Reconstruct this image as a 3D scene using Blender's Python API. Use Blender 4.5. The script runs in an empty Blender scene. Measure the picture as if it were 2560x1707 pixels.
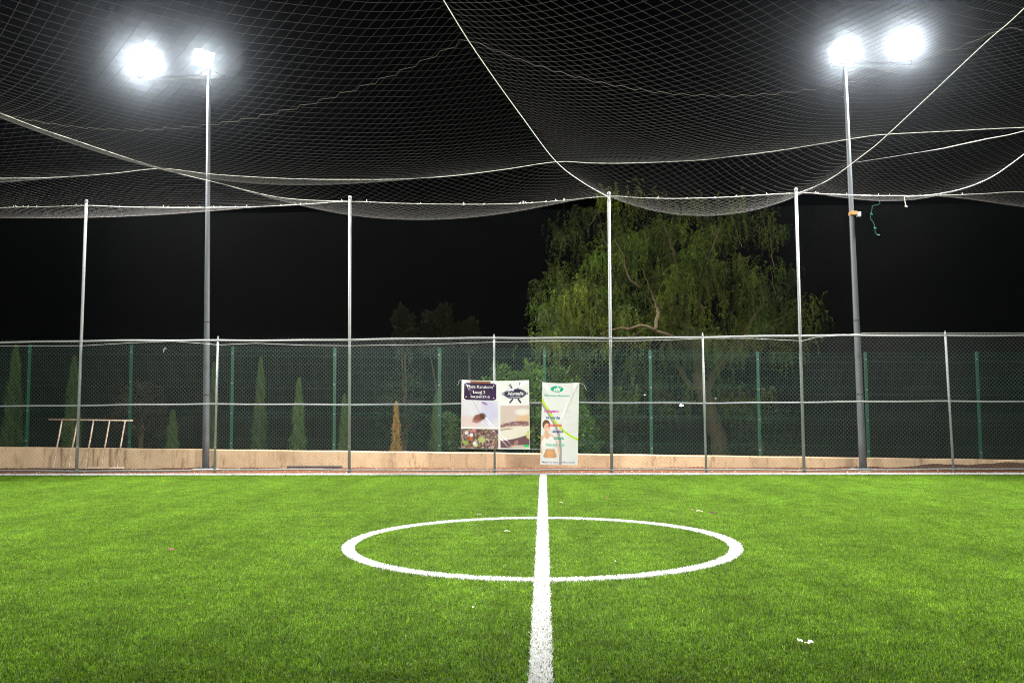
import bpy, math, random
import numpy as np
from mathutils import Vector, Matrix

random.seed(7)
rng = np.random.default_rng(7)
SC = bpy.context.scene
COL = SC.collection
PI = math.pi

# ------------------------------------------------------------------ camera
F_PX, YAW, PITCH, ROLL, CX, CY, CAM_H = 2216.9, 0.0409, 0.0809, -0.0041, 1280.0, 830.8, 1.55
_f = Vector((-math.sin(YAW) * math.cos(PITCH), math.cos(YAW) * math.cos(PITCH), math.sin(PITCH)))
_r = Vector((math.cos(YAW), math.sin(YAW), 0)); _u = _r.cross(_f)
RT = _r * math.cos(ROLL) + _u * math.sin(ROLL)
UP = -_r * math.sin(ROLL) + _u * math.cos(ROLL)
CAMP = Vector((0, 0, CAM_H))
cam_data = bpy.data.cameras.new('camera'); cam = bpy.data.objects.new('camera', cam_data)
COL.objects.link(cam); SC.camera = cam
m = Matrix((RT, UP, -_f)).transposed().to_4x4(); m.translation = CAMP
cam.matrix_world = m
cam_data.sensor_width = 36; cam_data.lens = F_PX / 2560 * 36
cam_data.shift_y = -(853.5 - CY) / 2560
cam_data.clip_start = 0.05; cam_data.clip_end = 800

# ------------------------------------------------------------------ night sky, exposure
world = bpy.data.worlds.new('World'); SC.world = world; world.use_nodes = True
bg = world.node_tree.nodes['Background']
bg.inputs[0].default_value = (0.35, 0.4, 0.6, 1); bg.inputs[1].default_value = 0.0006
SC.view_settings.view_transform = 'Standard'; SC.view_settings.look = 'None'
SC.view_settings.exposure = 0.0; SC.view_settings.gamma = 1.0
SC.view_settings.use_curve_mapping = False
FAR_POWER, NEAR_POWER = 12500, 7600        # watts of the lamps on the far and the near masts
SC.cycles.max_bounces = 5; SC.cycles.diffuse_bounces = 2; SC.cycles.glossy_bounces = 2
SC.cycles.transmission_bounces = 4; SC.cycles.transparent_max_bounces = 8
SC.cycles.sample_clamp_indirect = 4.0
SC.cycles.filter_width = 1.1
SC.cycles.use_denoising = True; SC.cycles.denoising_input_passes = 'RGB_ALBEDO_NORMAL'; SC.cycles.denoising_prefilter = 'NONE'; SC.cycles.denoising_quality = 'HIGH'

# ------------------------------------------------------------------ where a thing seen in the survey stands
def ray(x, y):
    return (_f * F_PX + RT * (x - CX) - UP * (y - CY)).normalized()
def on_y(x, y, Y):
    d = ray(x, y); return CAMP + d * ((Y - CAMP.y) / d.y)
def on_z(x, y, Z=0.0):
    d = ray(x, y); return CAMP + d * ((Z - CAMP.z) / d.z)

# ------------------------------------------------------------------ helpers
def props(o, label=None, cat=None, group=None, kind=None):
    if label: o['label'] = label
    if cat: o['category'] = cat
    if group: o['group'] = group
    if kind: o['kind'] = kind
    return o
def link(o, parent=None):
    COL.objects.link(o)
    if parent is not None: o.parent = parent
    return o
def thing(name, loc, label, cat, group=None):
    o = bpy.data.objects.new(name, None); o.location = loc; o.empty_display_size = .2
    link(o); return props(o, label, cat, group)
def np_mesh(name, V, Fc, mats=(), smooth=False, colors=None):
    V = np.asarray(V, dtype=np.float32).reshape(-1, 3); Fc = np.asarray(Fc, dtype=np.int32)
    me = bpy.data.meshes.new(name)
    n, k = Fc.shape
    me.vertices.add(len(V)); me.vertices.foreach_set('co', V.ravel())
    me.loops.add(n * k); me.loops.foreach_set('vertex_index', Fc.ravel())
    me.polygons.add(n)
    me.polygons.foreach_set('loop_start', np.arange(0, n * k, k, dtype=np.int32))
    me.polygons.foreach_set('loop_total', np.full(n, k, dtype=np.int32))
    if smooth: me.polygons.foreach_set('use_smooth', np.ones(n, dtype=bool))
    if colors is not None:
        a = me.color_attributes.new('tint', 'FLOAT_COLOR', 'POINT')
        c = np.ones((len(V), 4), dtype=np.float32); c[:, :3] = colors; a.data.foreach_set('color', c.ravel())
    for mt in mats: me.materials.append(mt)
    me.update(calc_edges=True); me.validate()
    return me
class MB:
    """collects quads/tris in parent-local coordinates and links them as one mesh object"""
    def __init__(s): s.v = []; s.f = []
    def add(s, vs, fs):
        b = len(s.v); s.v += [tuple(p) for p in vs]; s.f += [tuple(i + b for i in q) for q in fs]
    def box(s, c, size, rot=None):
        x, y, z = [k / 2 for k in size]; R = rot or Matrix.Identity(3); c = Vector(c)
        vs = [c + R @ Vector((sx * x, sy * y, sz * z)) for sz in (-1, 1) for sy in (-1, 1) for sx in (-1, 1)]
        s.add(vs, [(0, 2, 3, 1), (4, 5, 7, 6), (0, 1, 5, 4), (2, 6, 7, 3), (0, 4, 6, 2), (1, 3, 7, 5)])
    def tube(s, pts, r, n=10, caps=True):
        pts = [Vector(p) for p in pts]; rs = r if isinstance(r, (list, tuple)) else [r] * len(pts)
        rings = []; ref = None
        for i, p in enumerate(pts):
            d = (pts[min(i + 1, len(pts) - 1)] - pts[max(i - 1, 0)]).normalized()
            if ref is None: ref = Vector((1, 0, 0)) if abs(d.x) < .9 else Vector((0, 1, 0))
            a = (ref - d * ref.dot(d)).normalized(); b = d.cross(a); ref = a
            rings.append([p + (a * math.cos(2 * PI * k / n) + b * math.sin(2 * PI * k / n)) * rs[i] for k in range(n)])
        vs = [q for rg in rings for q in rg]; fs = []
        for i in range(len(rings) - 1):
            for k in range(n):
                k2 = (k + 1) % n; fs.append((i * n + k, i * n + k2, (i + 1) * n + k2, (i + 1) * n + k))
        if caps: fs += [tuple(reversed(range(n))), tuple((len(rings) - 1) * n + k for k in range(n))]
        s.add(vs, fs)
    def build(s, name, mt, parent=None, smooth=False, **kw):
        me = bpy.data.meshes.new(name); me.from_pydata(s.v, [], s.f); me.materials.append(mt)
        if smooth:
            for p in me.polygons: p.use_smooth = len(p.vertices) == 4
        o = bpy.data.objects.new(name, me); link(o, parent); return props(o, **kw)
def prisms(P0, P1, r):
    """three-sided straight wires from P0 to P1 (arrays)"""
    P0 = np.asarray(P0, float); P1 = np.asarray(P1, float); d = P1 - P0
    d /= np.maximum(np.linalg.norm(d, axis=1, keepdims=True), 1e-9)
    ref = np.where(np.abs(d[:, 1:2]) < .9, np.array([[0, 1., 0]]), np.array([[1., 0, 0]]))
    a = np.cross(d, ref); a /= np.linalg.norm(a, axis=1, keepdims=True); b = np.cross(d, a)
    r = np.broadcast_to(np.asarray(r, float).reshape(-1, 1), (len(P0), 1))
    vs = []
    for P in (P0, P1):
        for k in range(3):
            t = 2 * PI * k / 3; vs.append(P + (a * math.cos(t) + b * math.sin(t)) * r)
    V = np.stack(vs, 1).reshape(-1, 3); base = np.arange(len(P0))[:, None] * 6
    F = np.concatenate([base + np.array([[k, (k + 1) % 3, 3 + (k + 1) % 3, 3 + k]]) for k in range(3)], 0)
    return V, F

# ------------------------------------------------------------------ materials
def mat(name, col, rough=.6, metal=0., spec=.5, var=0., scale=5., dark=None, bump=0., bscale=40., trans=0., stretch=None):
    mt = bpy.data.materials.new(name); mt.use_nodes = True; nt = mt.node_tree; N = nt.nodes; L = nt.links
    b = N['Principled BSDF']; b.inputs['Roughness'].default_value = rough; b.inputs['Metallic'].default_value = metal
    b.inputs['Specular IOR Level'].default_value = spec
    b.inputs['Base Color'].default_value = (*col, 1)
    tc = N.new('ShaderNodeNewGeometry'); src = tc.outputs['Position']
    if stretch:
        mp = N.new('ShaderNodeMapping'); mp.inputs['Scale'].default_value = stretch; L.new(src, mp.inputs[0]); src = mp.outputs[0]
    if var:
        no = N.new('ShaderNodeTexNoise'); no.inputs['Scale'].default_value = scale; no.inputs['Detail'].default_value = 6
        no.inputs['Roughness'].default_value = .65
        L.new(src, no.inputs['Vector'])
        cr = N.new('ShaderNodeValToRGB'); e = cr.color_ramp.elements
        dk = dark or tuple(c * (1 - var) for c in col)
        e[0].position = .32; e[0].color = (*dk, 1); e[1].position = .62; e[1].color = (*col, 1)
        L.new(no.outputs['Fac'], cr.inputs[0]); L.new(cr.outputs[0], b.inputs['Base Color'])
    if bump:
        n2 = N.new('ShaderNodeTexNoise'); n2.inputs['Scale'].default_value = bscale; n2.inputs['Detail'].default_value = 4
        L.new(src, n2.inputs['Vector']); bp = N.new('ShaderNodeBump'); bp.inputs['Strength'].default_value = bump
        bp.inputs['Distance'].default_value = .02
        L.new(n2.outputs['Fac'], bp.inputs['Height']); L.new(bp.outputs[0], b.inputs['Normal'])
    return mt
def leaf_mat(name, trans=.35, rough=.55, tint='tint', extra=None, spec=.3):
    """colour from the mesh's per-leaf tint; part of the light passes through"""
    mt = bpy.data.materials.new(name); mt.use_nodes = True; nt = mt.node_tree; N = nt.nodes; L = nt.links
    b = N['Principled BSDF']; b.inputs['Roughness'].default_value = rough; b.inputs['Specular IOR Level'].default_value = spec
    at = N.new('ShaderNodeAttribute'); at.attribute_name = tint; c = at.outputs['Color']
    if extra: c = extra(nt, c)
    L.new(c, b.inputs['Base Color'])
    tr = N.new('ShaderNodeBsdfTranslucent'); L.new(c, tr.inputs['Color'])
    mx = N.new('ShaderNodeMixShader'); mx.inputs[0].default_value = trans
    L.new(b.outputs[0], mx.inputs[1]); L.new(tr.outputs[0], mx.inputs[2])
    L.new(mx.outputs[0], N['Material Output'].inputs['Surface'])
    return mt
def emit_mat(name, col, s):
    mt = bpy.data.materials.new(name); mt.use_nodes = True; nt = mt.node_tree; nt.nodes.clear()
    e = nt.nodes.new('ShaderNodeEmission'); e.inputs[0].default_value = (*col, 1); e.inputs[1].default_value = s
    mt.cycles.emission_sampling = 'NONE'
    o = nt.nodes.new('ShaderNodeOutputMaterial'); nt.links.new(e.outputs[0], o.inputs[0]); return mt

M_galv = mat('galvanised_steel', (.245, .265, .26), .6, .1, var=.25, scale=18, bump=.1)
M_galv_dark = mat('weathered_mast_steel', (.085, .095, .105), .55, .2, var=.3, scale=6, stretch=(6, 6, .8))
M_wire = mat('galvanised_wire', (.17, .18, .175), .5, .2, var=.3, scale=3)
M_wire_upper = mat('dark_upper_wire', (.028, .030, .027), 1.0, .0, spec=.05, var=.3, scale=2)  # mesh above the top rail: darker and less shiny than the lower wire
M_green = mat('green_coated_steel', (.0, .085, .042), .45, 0, var=.2, scale=8)
M_green_wire = mat('green_coated_wire', (.0, .05, .028), .45, 0, spec=.25)
M_rope = mat('white_rope', (.78, .77, .70), .7, var=.25, scale=30, bump=.3, bscale=160)
M_net = mat('netting_twine', (.052, .049, .042), .9)
M_seam = mat('seam_twine', (.14, .13, .10), .8)
M_black = mat('dark_iron', (.03, .03, .035), .5, .6)
M_housing = mat('lamp_housing_aluminium', (.12, .12, .13), .5, .6)
M_lens = emit_mat('lit_lamp_glass', (.97, .98, 1.0), 5)
M_soil = mat('dark_soil', (.014, .015, .009), 1.0, spec=.03, var=.5, scale=1.5, bump=.6, bscale=12)
M_gravelbed = mat('red_gravel_earth', (.15, .066, .036), 1.0, spec=.03, var=.55, scale=35, bump=.8, bscale=60)
M_stone = mat('red_gravel_stone', (.20, .09, .052), 1.0, spec=.03, var=.5, scale=40)
M_pale = mat('pale_stone', (.65, .55, .45), .9, var=.3, scale=30)
M_concrete = mat('concrete', (.42, .38, .33), .9, var=.35, scale=9, bump=.4)
M_bark = mat('bark', (.105, .075, .035), .9, var=.5, scale=9, bump=.9, bscale=25, stretch=(2, 2, .5))
M_rust = mat('rust_stained_pipe', (.60, .51, .40), .7, .0, var=.5, scale=9, dark=(.38, .22, .12))
M_plank = mat('weathered_dark_wood', (.06, .055, .06), .8, var=.4, scale=20)
M_orange = mat('orange_painted_steel', (.42, .23, .06), .5, var=.2, scale=20)
M_white_plastic = mat('white_plastic', (.40, .40, .40), .45)
M_paper = mat('white_paper', (.60, .57, .55), .8, var=.25, scale=60)
M_cord_green = mat('green_cord', (.01, .16, .09), .5)
M_petal = leaf_mat('bougainvillea_petal', .35)

# wall paint: beige, with vertical run stains and soot blotches
def wall_material():
    mt = mat('stained_beige_render', (.62, .455, .28), .95, spec=.15, var=.24, scale=1.6, bump=.35, bscale=30)
    nt = mt.node_tree; N = nt.nodes; L = nt.links; b = N['Principled BSDF']
    base = b.inputs['Base Color'].links[0].from_socket
    g = N.new('ShaderNodeNewGeometry'); mp = N.new('ShaderNodeMapping'); mp.inputs['Scale'].default_value = (5, 1, .9)
    L.new(g.outputs['Position'], mp.inputs[0])
    no = N.new('ShaderNodeTexNoise'); no.inputs['Scale'].default_value = 1.3; no.inputs['Detail'].default_value = 8; no.inputs['Roughness'].default_value = .75
    L.new(mp.outputs[0], no.inputs['Vector'])
    cr = N.new('ShaderNodeValToRGB'); e = cr.color_ramp.elements; e[0].position = .53; e[0].color = (0, 0, 0, 1); e[1].position = .68; e[1].color = (1, 1, 1, 1)
    L.new(no.outputs['Fac'], cr.inputs[0])
    mu = N.new('ShaderNodeMath'); mu.operation = 'MULTIPLY'; mu.inputs[1].default_value = .72; L.new(cr.outputs[0], mu.inputs[0])
    mx = N.new('ShaderNodeMix'); mx.data_type = 'RGBA'; L.new(mu.outputs[0], mx.inputs[0]); L.new(base, mx.inputs[6]); mx.inputs[7].default_value = (.17, .11, .06, 1)
    L.new(mx.outputs[2], b.inputs['Base Color']); return mt
M_wall = wall_material()

# ------------------------------------------------------------------ thin haze added to stand in for lens glow round the lamps
def haze_box(x0, x1, y0, y1, z0, z1, dens, g):
    mt = bpy.data.materials.new('added_glow_haze'); mt.use_nodes = True; nt = mt.node_tree; nt.nodes.clear()
    v = nt.nodes.new('ShaderNodeVolumePrincipled'); o = nt.nodes.new('ShaderNodeOutputMaterial'); nt.links.new(v.outputs[0], o.inputs['Volume'])
    v.inputs['Color'].default_value = (.78, .88, 1, 1); v.inputs['Density'].default_value = dens; v.inputs['Anisotropy'].default_value = g
    mb = MB(); mb.box(((x0 + x1) / 2, (y0 + y1) / 2, (z0 + z1) / 2), (x1 - x0, y1 - y0, z1 - z0))
    return mb.build('haze', mt, kind='stuff', label='faint haze added to imitate lens glow round the floodlights')
haze_box(-135, 135, -40, 140, -1.2, 12.5, .00016, .980)

# ------------------------------------------------------------------ layout (metres; X along the fence, Y away from the camera)
FY = 19.75                    # chain-link fence
WY = 21.95                    # front face of the low wall
GY = 22.07                    # green mesh fence on the wall
TLY = 19.53                   # touchline centre
CC = (-0.098, 10.03); CR = 2.11; LW = .125
h0, h1 = on_z(1358, 1187, .02), on_z(1352.9, 1611.6, .02)
HDIR = (h0 - h1).normalized()
def half_x(Y): return h1.x + (Y - h1.y) * HDIR.x / HDIR.y

# ground sheets
def sheet(name, x0, x1, y0, y1, z, mt, nx=1, ny=1, zf=None, **kw):
    xs = np.linspace(x0, x1, nx + 1); ys = np.linspace(y0, y1, ny + 1)
    X, Y = np.meshgrid(xs, ys); Z = np.full_like(X, z) if zf is None else z + zf(X, Y)
    V = np.stack([X, Y, Z], -1).reshape(-1, 3); i = np.arange(nx)[None, :] + (nx + 1) * np.arange(ny)[:, None]
    F = np.stack([i, i + 1, i + nx + 2, i + nx + 1], -1).reshape(-1, 4)
    o = bpy.data.objects.new(name, np_mesh(name, V, F, [mt], smooth=zf is not None)); link(o)
    return props(o, kind='structure', **kw)
sheet('ground', -120, 120, -30, 130, -.06, M_soil, label='dark bare ground stretching away beyond the pitch')
def dirt_z(X, Y):
    return .018 * np.sin(X * 2.3 + Y) * np.sin(Y * 5 + X * .7) + .01 * np.sin(X * 9.1) * np.sin(Y * 13)
sheet('gravel_path', -16, 14, FY - .02, WY + .02, .0, M_gravelbed, 400, 24, dirt_z, label='strip of red-brown gravelly earth between fence and low wall')
sheet('pitch_ground', -16, 14, -3, FY + .03, -.004, mat('turf_backing', (.018, .036, .010), 1.0, spec=.03, var=.4, scale=30), label='backing under the artificial turf pitch')

# ------------------------------------------------------------------ artificial turf
def turf_colour(nt, c):
    """big soft tone patches and brushed pile streaks across the pitch, white where a line crosses"""
    N = nt.nodes; L = nt.links
    g = N.new('ShaderNodeNewGeometry')
    def noise(scale, st, det=3):
        mp = N.new('ShaderNodeMapping'); mp.inputs['Scale'].default_value = st; L.new(g.outputs['Position'], mp.inputs[0])
        n = N.new('ShaderNodeTexNoise'); n.inputs['Scale'].default_value = scale; n.inputs['Detail'].default_value = det
        L.new(mp.outputs[0], n.inputs['Vector']); return n.outputs['Fac']
    def rng_(s, a, b, lo, hi):
        m = N.new('ShaderNodeMapRange'); L.new(s, m.inputs[0])
        for i, v in enumerate((a, b, lo, hi)): m.inputs[i + 1].default_value = v
        return m.outputs[0]
    def mul(a, b):
        m = N.new('ShaderNodeMath'); m.operation = 'MULTIPLY'; L.new(a, m.inputs[0]); L.new(b, m.inputs[1]); return m.outputs[0]
    k = mul(mul(rng_(noise(.9, (1, 1, 0)), .3, .7, .90, 1.10), rng_(noise(4.2, (1, 1, 0), 5), .3, .7, .76, 1.24)),
            rng_(noise(1.0, (1.6, .35, 0)), .35, .65, .86, 1.12))
    k = mul(k, rng_(noise(24, (1, 1, 0), 4), .32, .68, .62, 1.34))
    vm = N.new('ShaderNodeVectorMath'); vm.operation = 'SCALE'; L.new(c, vm.inputs[0]); L.new(k, vm.inputs['Scale'])
    return vm.outputs[0]
M_turf = leaf_mat('artificial_turf_fibre', .38, .5, extra=turf_colour, spec=.13)
M_whitefibre = leaf_mat('white_turf_fibre', .22, .5, spec=.3)

def blades(P, length, width, cols, lean=.55, tip=.35, rg=rng):
    """one bent tapering blade per point: 2 quads"""
    n = len(P); a = rg.uniform(0, 2 * PI, n); d = np.stack([np.cos(a), np.sin(a), np.zeros(n)], 1)
    w = np.stack([-np.sin(a), np.cos(a), np.zeros(n)], 1)
    tw = rg.uniform(-.6, .6, n); w = w * np.cos(tw)[:, None] + d * np.sin(tw)[:, None]
    le = (length * rg.uniform(.65, 1.15, n))[:, None]; wd = (width * rg.uniform(.7, 1.25, n))[:, None]
    ln = (lean * rg.uniform(.15, 1.3, n))[:, None]; z = np.array([[0, 0, 1.]])
    p1 = P + z * le * .55 + d * le * ln * .35
    p2 = P + z * le * np.sqrt(np.clip(1 - (ln * .8) ** 2, .15, 1)) + d * le * ln * 1.0
    V = np.stack([P - w * wd / 2, P + w * wd / 2, p1 + w * wd * .45, p1 - w * wd * .45, p2 + w * wd * tip / 2, p2 - w * wd * tip / 2], 1).reshape(-1, 3)
    b = np.arange(n)[:, None] * 6
    F = np.concatenate([b + np.array([[0, 1, 2, 3]]), b + np.array([[3, 2, 4, 5]])], 0)
    C = np.repeat(cols, 6, 0)
    return V, F, C
def green_cols(n, rg):
    pal = np.array([(.130, .250, .012), (.090, .195, .010), (.18, .30, .020), (.055, .135, .010), (.26, .34, .07), (.095, .19, .025)])
    return pal[rg.choice(6, n, p=[.3, .25, .17, .16, .05, .07])] * rg.uniform(.55, 1.45, (n, 1))
patch_col = bpy.data.collections.new('turf_patches')
for k in range(4):
    rg = np.random.default_rng(100 + k); n = 15000
    P = np.stack([rg.uniform(-.5, .5, n), rg.uniform(-.5, .5, n), np.zeros(n)], 1)
    # tufts: pull blades towards stitch points
    q = np.round(P[:, :2] / .016) * .016; P[:, :2] = q + (P[:, :2] - q) * .75
    V, F, C = blades(P, .026, .0046, green_cols(n, rg), lean=.75, rg=rg)
    po = bpy.data.objects.new('turf_patch', np_mesh('turf_patch', V, F, [M_turf], colors=C))
    patch_col.objects.link(po)
pts = []
for iy in range(0, 17):
    Y = FY - .5 - iy
    xl = -(.70 * Y + 2.5); xr = .62 * Y + 2.5
    for ix in range(int(math.floor(xl)), int(math.ceil(xr)) + 1): pts.append((ix, Y, 0))
me = bpy.data.meshes.new('artificial_turf'); me.from_pydata(pts, [], [])
turf = bpy.data.objects.new('artificial_turf', me); link(turf)
props(turf, label='bright green artificial turf covering the whole pitch', kind='stuff')
ng = bpy.data.node_groups.new('turf_scatter', 'GeometryNodeTree')
ng.interface.new_socket('Geometry', in_out='INPUT', socket_type='NodeSocketGeometry')
ng.interface.new_socket('Geometry', in_out='OUTPUT', socket_type='NodeSocketGeometry')
gi = ng.nodes.new('NodeGroupInput'); go = ng.nodes.new('NodeGroupOutput')
ip = ng.nodes.new('GeometryNodeInstanceOnPoints'); ci = ng.nodes.new('GeometryNodeCollectionInfo')
ci.inputs['Collection'].default_value = patch_col; ci.inputs['Separate Children'].default_value = True; ci.inputs['Reset Children'].default_value = True
ip.inputs['Pick Instance'].default_value = True
ri = ng.nodes.new('FunctionNodeRandomValue'); ri.data_type = 'INT'; ri.inputs[4].default_value = 0; ri.inputs[5].default_value = 3
rr = ng.nodes.new('FunctionNodeRandomValue'); rr.data_type = 'INT'; rr.inputs[4].default_value = 0; rr.inputs[5].default_value = 3; rr.inputs['Seed'].default_value = 5
mu = ng.nodes.new('ShaderNodeMath'); mu.operation = 'MULTIPLY'; mu.inputs[1].default_value = PI / 2
cx = ng.nodes.new('ShaderNodeCombineXYZ')
ng.links.new(gi.outputs[0], ip.inputs['Points']); ng.links.new(ci.outputs[0], ip.inputs['Instance'])
ng.links.new(ri.outputs[2], ip.inputs['Instance Index']); ng.links.new(rr.outputs[2], mu.inputs[0])
ng.links.new(mu.outputs[0], cx.inputs[2]); ng.links.new(cx.outputs[0], ip.inputs['Rotation'])
ng.links.new(ip.outputs[0], go.inputs[0])
turf.modifiers.new('scatter', 'NODES').node_group = ng

def white_line(name, P, label, h=.034):
    n = len(P)
    cols = np.array([(.86, .86, .86)]) * rng.uniform(.82, 1.1, (n, 1)); cols = np.clip(cols, 0, .88)
    dirty = rng.random(n) < .08; cols[dirty] = (.10, .16, .05)
    V, F, C = blades(P, h, .0058, cols, lean=.55, tip=.5)
    o = bpy.data.objects.new(name, np_mesh(name, V, F, [M_whitefibre], colors=C)); link(o)
    return props(o, label=label, kind='structure')
def ragged(n, w): return rng.uniform(-w / 2, w / 2, n) + rng.normal(0, .004, n)
n = 52000; Y = rng.uniform(4.2, TLY, n)
white_line('halfway_line', np.stack([half_x(Y) + ragged(n, LW), Y, np.zeros(n)], 1), 'white halfway line running away to the fence through the circle')
n = 40000; t = rng.uniform(0, 2 * PI, n); r = CR + ragged(n, LW)
P = np.stack([CC[0] + r * np.cos(t), CC[1] + r * np.sin(t), np.zeros(n)], 1)
P = P[np.abs(P[:, 0] - half_x(P[:, 1])) > LW / 2 + .004]
white_line('centre_circle', P, 'small white centre circle painted in the turf')
n = 110000; X = rng.uniform(-15, 13.5, n)
white_line('touchline', np.stack([X, TLY + ragged(n, .15), np.zeros(n)], 1), 'white touchline along the foot of the chain-link fence', .054)

# ------------------------------------------------------------------ chain-link fence
H_top, H_mid, H_bot = 3.02, 1.57, .105
fence = thing('chain_link_fence', (0, FY, 0), 'tall galvanised chain-link fence with rails and posts behind the touchline', 'fence')
def loc(p): return (p.x, p.y - FY, p.z)
low_posts = [(545.1, 850, 536, 1182), (1235.2, 845, 1236.7, 1182), (1756.5, 840, 1765.5, 1182), (2362.9, 833, 2384, 1182)]
tall_posts = [(215.8, 505, 191, 1183), (875, 495, 873, 1182), (1522, 485, 1529.4, 1182), (1989.7, 476, 2010.5, 1182)]
def post_ends(px, y):
    xt, yt, xb, yb = px; t = on_y(xt, yt, y); b = on_y(xb, yb, y); b.z = 0; return b, t
tall_tops = []
for px in tall_posts:
    b, t = post_ends(px, FY); tall_tops.append(t)
    mb = MB(); mb.tube([loc(b), loc(t)], .033, 14); mb.build('tall_post', M_galv, fence, True)
    mb = MB(); mb.tube([loc(t - Vector((0, 0, .03))), loc(t + Vector((0, 0, .035))), loc(t + Vector((0, 0, .05)))], [.038, .037, .018], 14)
    mb.build('post_cap', M_galv, fence, True)
for xx, hh in ((-14.2, 6.1), (11.6, 6.1)):
    mb = MB(); mb.tube([(xx, 0, 0), (xx, 0, hh)], .033, 14); mb.build('tall_post', M_galv, fence, True)
for px in low_posts + [(-330, 860, -360, 1182)]:
    b, t = post_ends(px, FY); t.z = H_top - .02
    mb = MB(); mb.tube([loc(b), loc(t)], .025, 12)
    mb.build('post', M_galv, fence, True)
    mb = MB(); mb.tube([loc(t + Vector((0, 0, .02))), loc(t + Vector((0, 0, .05))), loc(t + Vector((0, 0, .12)))], [.028, .02, .006], 10)
    mb.build('post_cap', M_galv, fence, True)
XL, XR = -15.0, 13.0
for px in tall_posts + low_posts:
    b, t = post_ends(px, FY); rr0 = .034 if px in tall_posts else .026
    for zc in (.105, .62, H_mid, 2.2, H_top):
        q = b + (t - b) * ((zc - b.z) / (t.z - b.z)); mb = MB()
        mb.tube([loc(q - Vector((0, 0, .014))), loc(q + Vector((0, 0, .014)))], rr0 + .003, 12)
        mb.box(loc(q + Vector((.0, rr0 + .012, 0))), (.012, .03, .026)); mb.build('clamp', M_galv, fence, True)
for z, r in ((H_top, .023), (H_mid, .018), (H_bot, .017)):
    pts = [(x, .035, z + .012 * math.sin(x * .8 + z) + .005 * math.sin(x * 3.1)) for x in np.linspace(XL, XR, 60)]
    mb = MB(); mb.tube(pts, r, 10); mb.build({H_top: 'top_rail', H_mid: 'middle_rail', H_bot: 'bottom_rail'}[z], M_galv, fence, True)
def chain_link(x0, x1, z0, z1, diag, r, wob=.0, barb=0., y=.0, seed=1):
    rg = np.random.default_rng(seed); P0 = []; P1 = []
    nz = int(round((z1 - z0) / (diag / 2))); hz = (z1 - z0) / nz
    xs = np.arange(x0, x1, diag)
    zz = z0 + hz * np.arange(nz + 1)
    sgn = np.where(np.arange(nz + 1) % 2 == 0, -1, 1)
    X = xs[:, None] + diag / 2 * .5 * sgn[None, :] + diag * .25
    # neighbouring wires hook into each other: shift so that the zigzags meet
    X = xs[:, None] + diag * .5 * (sgn[None, :] > 0) * np.where(np.arange(len(xs)) % 2 == 0, 1, 1)[:, None]
    W = wob * (np.sin(X * 1.7 + zz[None, :] * 1.1 + seed) + .6 * np.sin(X * .6 - zz[None, :] * 2.3))
    Yv = y + .004 * sgn[None, :] + W * .8 + 0 * X
    Zv = zz[None, :] + W * .25 + 0 * X
    A = np.stack([X, Yv, Zv], -1)
    P0 = A[:, :-1].reshape(-1, 3); P1 = A[:, 1:].reshape(-1, 3)
    # mirrored set gives the crossing strands
    X2 = xs[:, None] + diag * .5 * (sgn[None, :] < 0) + diag * .5
    B = np.stack([X2, Yv, Zv], -1)
    P0 = np.concatenate([P0, B[:, :-1].reshape(-1, 3)]); P1 = np.concatenate([P1, B[:, 1:].reshape(-1, 3)])
    if barb:
        top = A[:, -1]; j = rg.normal(0, .004, (len(top), 3)); tp = top + np.array([0, 0, barb]) + j
        P0 = np.concatenate([P0, top]); P1 = np.concatenate([P1, tp])
    return prisms(P0, P1, r)
# the mesh hangs in rolls from post to post
xs_posts = sorted([XL] + [on_y(p[2], p[3], FY).x for p in low_posts + tall_posts] + [XR])
for i, (a, b) in enumerate(zip(xs_posts[:-1], xs_posts[1:])):
    n = max(1, round((b - a) / .0875)); dg = (b - a) / n
    V, F = chain_link(a, b - dg * .4, H_bot + .0, H_top - .0, dg, .0017, .006, .055, y=.06, seed=i)
    o = bpy.data.objects.new('wire_mesh', np_mesh('wire_mesh', V, F, [M_wire])); link(o, fence); props(o, kind='stuff')
    V, F = chain_link(a, b - dg * .4, H_top + .03, 5.95, dg, .0010, .01, 0, y=.06, seed=i + 20)
    o = bpy.data.objects.new('upper_wire_mesh', np_mesh('upper_wire_mesh', V, F, [M_wire_upper])); link(o, fence); props(o, kind='stuff')
mb = MB(); tie = []
wire_px = [(0, 865), (120, 865), (206, 864), (330, 857), (430, 853), (500, 858), (546, 862), (640, 858), (760, 863), (874, 864), (1060, 861), (1235, 855), (1400, 852), (1525, 853), (1660, 850), (1756, 846), (1880, 846), (2005, 852), (2040, 843), (2160, 833), (2362, 833), (2560, 833)]
mb.tube([loc(on_y(x, y, FY - .035)) for x, y in wire_px], .0035, 5)
mb.build('loose_wire', M_rope, fence)

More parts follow.
